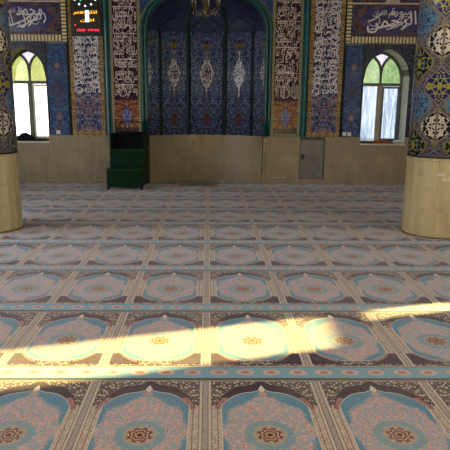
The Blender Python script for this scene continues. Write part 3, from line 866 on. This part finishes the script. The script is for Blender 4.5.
# outside: courtyard ground, low wall and trees seen through the panes
bm = bmesh.new(); box(bm, -14, 14, 12.45+1.8, 30, -.3, -.05); box(bm, -30, 30, -30, 40, -.6, -.31); struct(mesh_obj('ground', bm, plain('pale_paving', (190, 186, 178), .9, .2, vary=.06)))

# ------------------------------------------------------------------ pillars
def pillar(cx, cy, rot, label):
    t = thing('tiled_pillar', label, 'pillar', (cx, cy, 0), rot); t['kind'] = 'thing'
    bm = bmesh.new(); lathe(bm, [(.412, CTH+.001), (.410, 1.0)], 20, flat=True); bevel(mesh_obj('marble_base', bm, MARBLEP, t), .004, 1)
    bm = bmesh.new(); lathe(bm, [(.413, .985), (.420, 1.0), (.420, 1.018), (.410, 1.028)], 20, flat=True); mesh_obj('base_rim', bm, MARBLEP, t)
    bm = bmesh.new(); lathe(bm, [(.414, 1.029), (.414, 1.05)], 48); mesh_obj('dark_band', bm, NAVY_L, t)
    bm = bmesh.new(); lathe(bm, [(.410, 1.05), (.412, ZT-.002)], 64, uvr=.38); mesh_obj('tiled_shaft', bm, PILLAR_T, t)
    bm = bmesh.new(); lathe(bm, [(.424, CTH+.001), (.422, .03), (.414, .035)], 20, flat=True); mesh_obj('foot_band', bm, plain('brown_foot_marble', (110, 92, 64), .6, .3, vary=.15), t)  # narrow foot band, darker brown than the base above
    return t
PR, PL = (2.935, 7.08), (-3.04, 7.16)
def face(p, extra=0):   # uv origin of the shaft turned toward the viewpoint side of the hall
    return atan2(-p[1], -p[0])+extra
pr = pillar(PR[0], PR[1], face(PR, -.20), 'right hand tiled pillar with ogee medallions in blue, white and yellow')
pl = pillar(PL[0], PL[1], face(PL, radians(35)), 'left hand tiled pillar cut by the frame, pale marble foot')
# white scrawl on the right pillar base and on the marble next to the small door
CHALK = plain('white_chalk', (226, 222, 212), .9, .2)
bm = bmesh.new()
dirx = Vector((-PR[0], -PR[1], 0)).normalized(); tang = Vector((-dirx.y, dirx.x, 0))
def onp(a, z, r=.4135):
    d = dirx*cos(a)+tang*sin(a); return (d.x*r, d.y*r, z)
sgs = [(-.10+.17, .83, .10), (-.10+.36, .775, .12)]
for a0_, z0_, w_ in sgs:
    for k in range(3):
        p = [onp(a0_-w_/.8+2*w_/.8*q/8, z0_+.010*sin(3*q+k)+(-.010+.012*k)) for q in range(9)]
        tube(bm, p, .004, 4)
o = mesh_obj('chalk_scrawl', bm, CHALK); o.location = (PR[0], PR[1], 0)
tag(o, 'white chalk scrawl on the marble base of the right pillar', 'marking')
# keep it as a part of the pillar
o.parent = pr; o.matrix_parent_inverse = Matrix.Identity(4); o.location = (0, 0, 0); o.rotation_euler = (0, 0, -pr.rotation_euler.z)
for k in ('label', 'category'): del o[k]
bm = bmesh.new()
for k in range(9):
    x = 1.28+.032*k; tube(bm, [(x, YW-.037, .135+.0*k), (x+.012, YW-.037, .165), (x+.022, YW-.037, .14)], .0045, 4)
    if k % 3 == 0: tube(bm, [(x, YW-.037, .15), (x+.03, YW-.037, .15)], .004, 4)
tag(mesh_obj('chalk_scrawl', bm, CHALK), 'small white chalk writing low on the marble beside the niche', 'marking')

# ------------------------------------------------------------------ green pulpit
T = thing('pulpit', 'low dark green painted stepped pulpit standing against the marble beside the niche', 'pulpit')
MX0, MX1 = -2.17, -1.45
Y1, Y2, Y3, Y4 = 10.74, 11.14, 11.48, 11.86
GR2 = plain('green_paint_edge', (20, 60, 36), .45, .2)
GBK = plain('black_green_seat_shade', (4, 10, 7), .9, .2)  # near-black colour stands in for the shade inside the seat opening
def part(n_, b, m, bw=.006): bm = bmesh.new(); [box(bm, *q) for q in b]; return bevel(mesh_obj(n_, bm, m, T), bw)
part('lower_riser', [(MX0, MX1, Y1, Y1+.03, .075, .408)], DGREEN)
part('lower_tread', [(MX0-.012, MX1+.012, Y1-.015, Y2, .408, .433)], GR2)
part('upper_riser', [(MX0+.01, MX1-.01, Y2, Y2+.03, .433, .77)], DGREEN)
part('upper_tread', [(MX0, MX1, Y2-.015, Y3, .77, .795)], GR2)
part('side_panel', [(MX0, MX0+.025, Y1+.03, Y2, .075, .408), (MX0, MX0+.025, Y2, Y4, .075, .77)], DGREEN)
part('side_panel', [(MX1-.025, MX1, Y1+.03, Y2, .075, .408), (MX1-.025, MX1, Y2, Y4, .075, .77)], DGREEN)
part('armrest', [(MX0, MX0+.03, Y2+.02, Y4, .795, 1.08), (MX0-.004, MX0+.034, Y2, Y4, 1.08, 1.11)], DGREEN)
part('armrest', [(MX1-.03, MX1, Y2+.02, Y4, .795, 1.08), (MX1-.034, MX1+.004, Y2, Y4, 1.08, 1.11)], DGREEN)
part('seat_shade_fill', [(MX0+.03, MX1-.03, Y3, Y3+.03, .795, 1.09), (MX0+.03, MX1-.03, Y3+.03, Y4, 1.065, 1.09)], GBK)
part('backrest', [(MX0+.03, MX1-.03, Y4-.03, Y4, 1.09, 1.13)], GBK)
bm = bmesh.new()
for x in (MX0+.015, MX1-.015): tube(bm, [(x, Y4-.03, 1.11), (x, Y4-.03, 1.36), (x, Y4-.03, 1.375), (x, Y4-.03, 1.40)], [.014, .014, .024, .008], 8)
tube(bm, [(MX0+.015, Y4-.03, 1.30)]+[(MX0+.015+(MX1-MX0-.03)*q/10, Y4-.03, 1.30+.05*sin(pi*q/10)) for q in range(1, 10)]+[(MX1-.015, Y4-.03, 1.30)], .009, 6)
mesh_obj('back_rail', bm, DGREEN, T)
for x in (MX0+.025, MX1-.025):
    for y in (Y1+.03, Y4-.03): part('foot', [(x-.022, x+.022, y-.022, y+.022, CTH, .075)], DGREEN, .003)

# ------------------------------------------------------------------ digital clock board
K = thing('digital_clock', 'black digital prayer-time clock with glowing amber and red text high on the wall', 'clock')
kx0, kx1, kz0, kz1 = -3.03, -2.40, 3.10, 4.25; ky = YW-.09
bm = bmesh.new(); box(bm, kx0, kx1, ky, YW-.035, kz0, kz1); bevel(mesh_obj('housing', bm, plain('black_plastic', (10, 10, 14), .3, .5), K), .01)
def emit(name, c, s):
    m = bpy.data.materials.new(name); m.use_nodes = True; b = m.node_tree.nodes['Principled BSDF']
    b.inputs['Base Color'].default_value = lin(c); b.inputs['Emission Color'].default_value = lin(c); b.inputs['Emission Strength'].default_value = s
    return m
EM_W, EM_A, EM_R, EM_G = emit('led_white', (225, 240, 255), 1.6), emit('led_amber', (255, 180, 20), 1.5), emit('led_red', (255, 30, 70), 1.6), emit('led_green', (10, 220, 110), 1.2)
kc = (kx0+kx1)/2; cz = 3.93; R_ = .245
for q in range(12):
    an = pi/2-q*pi/6; bm = bmesh.new(); bmesh.ops.create_uvsphere(bm, u_segments=10, v_segments=6, radius=.02)
    for v in bm.verts: v.co.y *= .4
    o = mesh_obj('hour_led', bm, EM_W, K, loc=(kc+R_*cos(an), ky-.004, cz+R_*sin(an)))
bm = bmesh.new(); stroke(bm, [(kc, cz), (kc-.05, cz-.07), (kc-.10, cz-.15)], .035, ky-.004); mesh_obj('hand', bm, EM_G, K)
bm = bmesh.new(); stroke(bm, [(kc, cz), (kc+.02, cz+.1), (kc+.04, cz+.19)], .025, ky-.004); mesh_obj('hand', bm, EM_G, K)
bm = bmesh.new(); write(bm, 'اذان ظهر', kx0+.06, kx1-.08, 3.52, 3.60, ky-.004, .02); mesh_obj('amber_text', bm, EM_A, K)
bm = bmesh.new(); write(bm, 'اذان', kx0+.20, kx1-.14, 3.37, 3.44, ky-.004, .02); mesh_obj('amber_text', bm, EM_A, K)
bm = bmesh.new(); write(bm, '1', kc-.01, kc+.07, 3.37, 3.60, ky-.006, .02, raw=True); mesh_obj('white_digit', bm, EM_W, K)
bm = bmesh.new(); write(bm, '12:08', kx0+.13, kc-.02, 3.19, 3.235, ky-.004, .03, raw=True); mesh_obj('red_digits', bm, EM_R, K); bm = bmesh.new(); write(bm, '17:42', kc+.04, kx1-.04, 3.19, 3.235, ky-.004, .03, raw=True)
mesh_obj('red_digits', bm, EM_R, K)
bm = bmesh.new(); bmesh.ops.create_uvsphere(bm, u_segments=8, v_segments=6, radius=.016, matrix=Matrix.Translation((kx0+.09, ky-.002, 3.31))); mesh_obj('red_led', bm, EM_R, K)

# ------------------------------------------------------------------ chandelier
GOLD = plain('brass', (92, 76, 40), .4, .5, metal=.7)
CRY = plain('milk_glass', (122, 122, 116), .2, .5)
H_ = thing('chandelier', 'small brass chandelier with white candle lamps hanging before the niche', 'chandelier', (-.17, 9.4, .1))
bm = bmesh.new(); tube(bm, [(0, 0, 5.48), (0, 0, 3.5)], .008, 6); lathe(bm, [(.06, 5.46), (.05, 5.499)], 12); mesh_obj('chain', bm, GOLD, H_)
bm = bmesh.new(); lathe(bm, [(.006, 2.98), (.022, 3.02), (.012, 3.06), (.03, 3.10), (.045, 3.16), (.02, 3.22), (.03, 3.30), (.016, 3.36), (.024, 3.44), (.008, 3.52)], 16); mesh_obj('stem', bm, GOLD, H_)
for q in range(6):
    an = q*pi/3+.35; d = Vector((cos(an), sin(an), 0)); bm = bmesh.new()
    pr_ = [(0.02, 3.16), (.08, 3.10), (.15, 3.08), (.21, 3.11), (.235, 3.16), (.235, 3.19)]
    tube(bm, [(d.x*r, d.y*r, z) for r, z in pr_], .008, 6); arm = mesh_obj('arm', bm, GOLD, H_)
    bm = bmesh.new(); lathe(bm, [(.012, 3.18), (.036, 3.19), (.036, 3.197), (.012, 3.20)], 12, d.x*.235, d.y*.235); mesh_obj('drip_tray', bm, GOLD, arm)
    bm = bmesh.new(); lathe(bm, [(.013, 3.20), (.013, 3.26), (.018, 3.29), (.024, 3.33), (.016, 3.37), (.003, 3.40)], 12, d.x*.235, d.y*.235); mesh_obj('candle_lamp', bm, CRY, arm)
    for k in range(3): bm = bmesh.new(); lathe(bm, [(.001, 3.02), (.011, 3.045), (.001, 3.075)], 6, d.x*(.10+.06*k), d.y*(.10+.06*k)); mesh_obj('crystal_drop', bm, CRY, arm)

# ------------------------------------------------------------------ small things
# dark cloth bag on the left sill
def lump(name, cx, cy, z0, sx, sy, sz, mat, seed, pw=1.4):
    r = random.Random(seed); bm = bmesh.new(); bmesh.ops.create_icosphere(bm, subdivisions=4, radius=1)
    ks = [(r.uniform(1, 3), r.uniform(1, 3), r.uniform(1, 3), r.uniform(0, 6), r.uniform(.03, .09)) for _ in range(9)]
    for v in bm.verts:
        p = v.co.copy(); n_ = sum(a*sin(x*3*p.x+y*3*p.y+z*3*p.z+ph) for x, y, z, ph, a in ks)
        p = p*(1+n_); taper = 1-.45*max(0, p.z)
        v.co = (p.x*sx*taper, p.y*sy*taper, max(p.z, -.35)*sz)
    zm = min(v.co.z for v in bm.verts)
    for v in bm.verts: v.co = (v.co.x+cx, v.co.y+cy, v.co.z-zm+z0)
    return mesh_obj(name, bm, mat, smooth=True)
CLO = plain('dark_navy_cloth', (22, 20, 34), .9, .2, vary=.3, scale=20, bump=.3)
tag(lump('cloth_bag', WCX[0]-.10, YW+.16, WB+.002, .20, .11, .12, CLO, 4), 'dark crumpled cloth bag lying on the left window sill', 'bag')
tag(lump('folded_cloth', WCX[1]+.02, YW+.14, WB+.002, .26, .09, .045, plain('rust_cloth', (150, 84, 50), .9, .2, vary=.25, scale=16), 9), 'flat rust-brown folded cloth lying on the right window sill', 'cloth')
bm = bmesh.new(); lathe(bm, [(.001, -.10), (.038, -.10), (.04, -.09), (.04, .09), (.038, .10), (.001, .10)], 20)
o = mesh_obj('paper_roll', bm, plain('white_paper', (228, 226, 218), .8, .3), smooth=False); o.rotation_euler = (0, pi/2, .3); o.location = (WCX[1]+.36, YW+.06, WB+.041)
tag(o, 'white paper roll at the corner of the right window sill', 'paper roll')
# stone prayer tablets (small white blocks) standing on the ledges
WB_ = plain('white_plastic', (206, 206, 200), .5, .4)
def block(x, z, w, h, lb):
    bm = bmesh.new(); box(bm, x-w/2, x+w/2, YW-.05, YW-.02, z, z+h); o = bevel(mesh_obj('socket_plate', bm, WB_), .005)
    tag(o, lb, 'socket'); 
    return o
block(-3.42, ZB+.02, .09, .08, 'white socket plate under the blue tile panel beside the left window')
block(2.80, ZB+.02, .075, .08, 'white socket plate beside the right window, the one farther from the window')
block(2.91, ZB+.02, .075, .08, 'white socket plate beside the right window, the one nearer the window')
# grey mat inside the niche
bm = bmesh.new(); box(bm, 0, .82, 0, .95, CTH+.001, CTH+.008)
o = bevel(mesh_obj('floor_mat', bm, plain('grey_felt', (138, 132, 120), .9, .2, vary=.08, scale=8)), .003); o.location = (-.78, 11.33, 0); o.rotation_euler = (0, 0, .02)
tag(o, 'plain grey mat lying on the carpet at the mouth of the niche', 'mat')

# ------------------------------------------------------------------ light
wd = bpy.data.worlds.new('sky'); S.world = wd; wd.use_nodes = True; nt = wd.node_tree; bg = nt.nodes['Background']
tc = nt.nodes.new('ShaderNodeTexCoord'); sp = nt.nodes.new('ShaderNodeSeparateXYZ'); mr = nt.nodes.new('ShaderNodeMapRange'); mx = nt.nodes.new('ShaderNodeMix'); mx.data_type = 'RGBA'
nt.links.new(tc.outputs['Generated'], sp.inputs[0]); nt.links.new(sp.outputs[2], mr.inputs[0]); mr.inputs[1].default_value = -.1; mr.inputs[2].default_value = .6
mx.inputs[6].default_value = (1.0, .97, .92, 1); mx.inputs[7].default_value = (.74, .85, 1.0, 1)
nt.links.new(mr.outputs[0], mx.inputs[0]); nt.links.new(mx.outputs[2], bg.inputs[0]); bg.inputs[1].default_value = 7.0
def portal(x, y, z, w, h, rot):
    l = bpy.data.lights.new('daylight_portal', 'AREA'); l.shape = 'RECTANGLE'; l.size = w; l.size_y = h; l.cycles.is_portal = True
    o = bpy.data.objects.new('daylight_portal', l); C.objects.link(o); o.location = (x, y, z); o.rotation_euler = rot
for y0, y1, z0, z1 in OPEN_R: portal(WX+.24, (y0+y1)/2, (z0+z1)/2, z1-z0, y1-y0, (0, radians(90), 0))
for y0, y1, z0, z1 in OPEN_L: portal(-WX-.32, (y0+y1)/2, (z0+z1)/2, z1-z0, y1-y0, (0, radians(-90), 0))
for c in WCX: portal(c, YW+.52, 1.95, .97, 2.0, (radians(-90), 0, 0))
sl = bpy.data.lights.new('sun', 'SUN'); sl.energy = 29; sl.color = (1, .80, .28); sl.angle = radians(.8)
so = bpy.data.objects.new('sun', sl); C.objects.link(so)
EL = radians(22); dv = Vector((-1, -.30, 0)).normalized()*cos(EL); dv.z = -sin(EL)
so.rotation_euler = dv.to_track_quat('-Z', 'Y').to_euler(); so.location = (12, 8, 8)

# ------------------------------------------------------------------ camera
F = 540.0; TH = atan(115/540)
cam = bpy.data.cameras.new('camera'); cam.sensor_width = 36; cam.lens = 36*F/450; cam.shift_x = 10/450; cam.clip_start = .05
co = bpy.data.objects.new('camera', cam); C.objects.link(co); co.location = (0, 0, 1.6)
co.matrix_world = Matrix.Translation((0, 0, 1.6)) @ (Matrix.Rotation(pi/2-TH, 4, 'X') @ Matrix.Rotation(radians(.4), 4, 'Z'))
S.camera = co
S.view_settings.view_transform = 'Standard'; S.view_settings.look = 'None'; S.view_settings.gamma = 1; S.view_settings.exposure = 0.1
S.view_settings.use_curve_mapping = False
S.cycles.use_denoising = True
S.cycles.max_bounces = 10; S.cycles.diffuse_bounces = 6; S.cycles.transparent_max_bounces = 12
S.cycles.sample_clamp_indirect = 6
